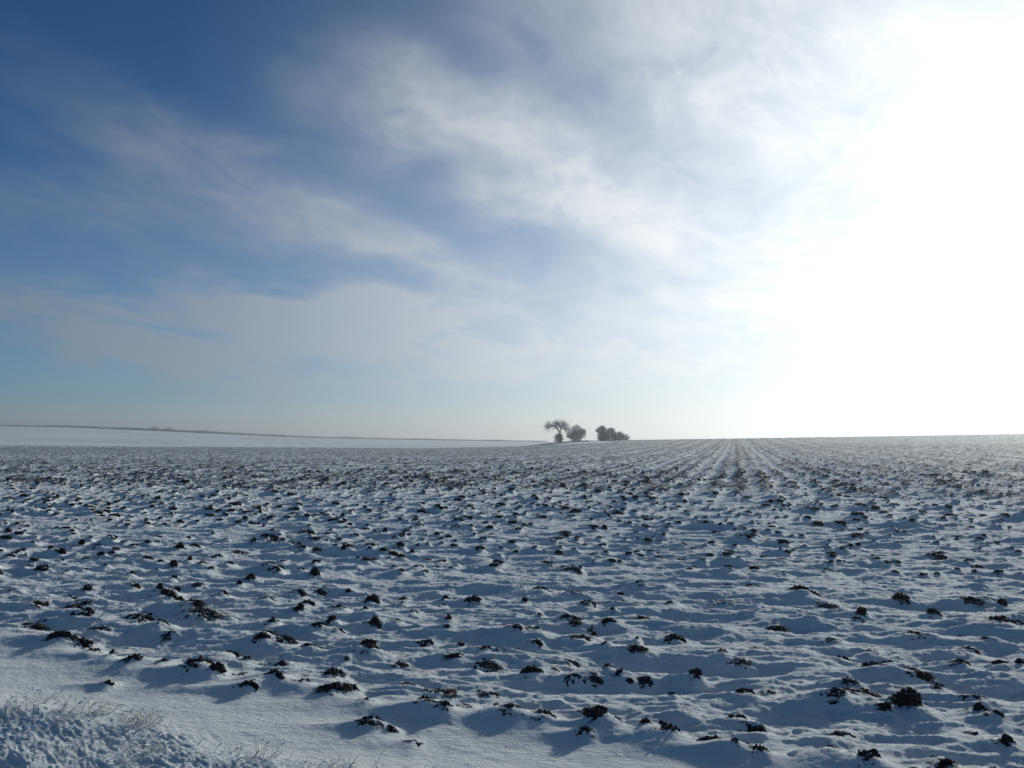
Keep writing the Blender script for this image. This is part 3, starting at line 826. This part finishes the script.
def shrub(px, dist, wpx, hpx, lobes, n, lab, group, cat='shrub', nm='bare_shrub', rt=0.035, base_px=0.0):
    x, y, z = place(px, dist); k_ = dist / FPX
    root = bpy.data.objects.new(nm, None); COL.objects.link(root); root.location = (x, y, z - 0.1)
    root['label'] = lab; root['category'] = cat
    if group: root['group'] = group
    W, H = wpx * k_ / 2, hpx * k_
    sv, sf, tv, tf = [], [], [], []
    for (lx, lz, lr) in lobes:          # lobe centre in half-widths / heights, radius relative to W
        cx, cz, rr_ = lx * W, lz * H, lr * W
        for _ in range(5):
            e = (cx + random.gauss(0, rr_ * 0.3), random.gauss(0, rr_ * 0.3), cz + rr_ * 0.2)
            branch(sv, sf, [], (cx * 0.45 + random.gauss(0, 0.15), random.gauss(0, 0.15), 0), e, 0.08, 0.03, 0.03, 5)
        for _ in range(int(n * lr * 0.55)):
            d = np.array([random.gauss(0, 1), random.gauss(0, 1), random.gauss(0, 1)]); d /= np.linalg.norm(d)
            q_ = random.random() ** 0.42 * (0.86 + 0.22 * mnoise.noise(Vector(d * 2.2) + Vector((px, 0, lx))))
            c0 = np.array([cx, 0, cz]) + d * rr_ * q_ * np.array([1, 0.85, min(1.0, H * 0.5 / rr_) * 1.0])
            if c0[2] < 0.05: c0[2] = random.uniform(0.05, 0.4)
            dd = d + np.array([random.gauss(0, 0.5), random.gauss(0, 0.5), random.gauss(0.35, 0.5)]); dd /= np.linalg.norm(dd)
            L = random.uniform(0.3, 0.75) * k_ / 0.28
            tube_pts([c0, c0 + dd * L * 0.5 + np.array([0, 0, 0.03]), c0 + dd * L], [rt, rt * 0.8, rt * 0.4], 3, tv, tf)
    link('trunk', mesh_np('trunk', np.vstack(sv), np.vstack(sf), m_bark), parent=root)
    link('crown', mesh_np('crown', np.vstack(tv), np.vstack(tf), m_bush), parent=root)
    return root
G = 'shrubs standing along the field crest'
shrub(558.6, TREE_D + 5, 9.5, 9, [(0, .5, 1.0), (.2, .8, .5)], 900, 'small rounded shrub at the foot of the bare tree', G)
shrub(576.5, TREE_D + 8, 19, 16, [(-.45, .45, .55), (.4, .45, .6), (0, .72, .55), (-.75, .35, .25), (.7, .6, .3), (0, .3, .6)], 1700, 'broad round frosty shrub right of the bare tree', G)
shrub(603.5, TREE_D + 4, 16, 15, [(-.3, .72, .42), (.3, .55, .6), (-.1, .2, .75), (.5, .25, .6), (.05, .3, .6), (-.15, .85, .25), (.6, .35, .4), (-.7, .68, .18)], 1700, 'tallest dense shrub, first of the right-hand clump', G)
shrub(611.5, TREE_D + 9, 12, 12.5, [(-.2, .5, .8), (.35, .4, .75), (0, .8, .45), (.1, .2, .9), (.9, .2, .5)], 1500, 'dense middling shrub second in the right-hand clump', G)
shrub(619, TREE_D + 12, 10, 9.5, [(0, .45, .85), (.3, .6, .5), (-.2, .2, .9), (.8, .25, .5)], 700, 'thinner paler shrub third in the right-hand clump', G)
shrub(625.5, TREE_D + 14, 8, 7.5, [(0, .4, .8), (.4, .3, .6), (-.5, .25, .6)], 300, 'smallest sparse shrub at the right end of the clump', G)

# rough dry grass bank under the bare tree
vs, fs = [], []
for k in range(2600):
    t_ = random.random(); px = 541 + 48 * t_; dist = TREE_D - 10 + 11 * t_ + random.gauss(0, 1.6)
    x, y, z = place(px + random.gauss(0, 0.8), dist)
    a_ = random.uniform(0, 6.28); L = random.uniform(0.15, 0.5) * (1 - 0.6 * abs(t_ - 0.5))
    e = np.array([x + math.cos(a_) * L * 0.5, y + math.sin(a_) * L * 0.5, z + L])
    tube_pts([np.array([x, y, z - 0.05]), e], [0.03, 0.012], 3, vs, fs)
link('dry_grass', mesh_np('dry_grass', np.vstack(vs), np.vstack(fs), m_dry), kind='stuff',
     label='strip of brown dry grass on the bank below the bare tree', category='grass')

# far ridge: dark hedgerow and two clumps of trees
def hedge_piece(n, pxa, pxb, hfun, size):
    vs, fs = [], []
    for k in range(n):
        px = random.uniform(pxa, pxb); dist = D2 - 8 + random.gauss(0, 3)
        x, y, z = place(px, dist); hgt = hfun(px) * random.random() ** 0.8
        c0 = np.array([x, y, z + hgt * 0.9 - 0.2]); d = np.array([random.gauss(0, 1), random.gauss(0, 1), random.gauss(0.3, 0.7)])
        d /= np.linalg.norm(d)
        tube_pts([c0, c0 + d * size * random.uniform(0.5, 1.2)], [size * 0.22, size * 0.1], 3, vs, fs)
    return np.vstack(vs), np.vstack(fs)
hf = lambda px: (1.0 + 1.4 * math.exp(-((px - 175) / 90.0) ** 2) + 0.5 * math.sin(px * 0.13) * math.sin(px * 0.041)) * (0.25 + 0.75 * min(1, max(0, (px + 20) / 80)))
v_, f_ = hedge_piece(16000, -30, 548, hf, 1.6)
link('hedgerow', mesh_np('hedgerow', v_, f_, m_twig), label='thin dark hedgerow along the top of the distant snowy hill', category='hedge')
shrub(154, D2 - 10, 8, 3.2, [(-.5, .4, .5), (.1, .5, .5), (.6, .35, .4)], 500, 'low wide tree clump on the distant hilltop', 'trees on the distant hilltop', 'tree clump', 'distant_thicket', 0.07)
shrub(169, D2 - 10, 4.5, 4.2, [(-.3, .5, .6), (.5, .45, .4)], 400, 'taller narrow tree clump on the distant hilltop', 'trees on the distant hilltop', 'tree clump', 'distant_thicket', 0.07)

# ------------------------------------------------------------ the air
HAZE = True
if HAZE:
    bm = bmesh.new(); bmesh.ops.create_cube(bm, size=1.0)
    zmin, zmax = float(Zg.min()) - 1.0, 45.0
    for v in bm.verts:
        v.co = Vector((v.co.x * 7400, v.co.y * 7400, zmin if v.co.z < 0 else zmax))
    me = bpy.data.meshes.new('haze'); bm.to_mesh(me); bm.free()
    mh = bpy.data.materials.new('haze_air'); mh.use_nodes = True
    t = mh.node_tree; t.nodes.clear()
    o_ = t.nodes.new('ShaderNodeOutputMaterial'); pv_ = t.nodes.new('ShaderNodeVolumePrincipled')
    pv_.inputs['Color'].default_value = (0.92, 0.97, 1.0, 1); pv_.inputs['Density'].default_value = 0.00055
    pv_.inputs['Anisotropy'].default_value = 0.6
    t.links.new(pv_.outputs[0], o_.inputs['Volume'])
    me.materials.append(mh)
    link('haze', me, kind='stuff', label='pale winter haze lying over the whole field', category='haze')
print('clods', len(CL), 'take', len(take), 'mass', len(MASS), 'verts', NR * NT, 'zmin', Zg.min())
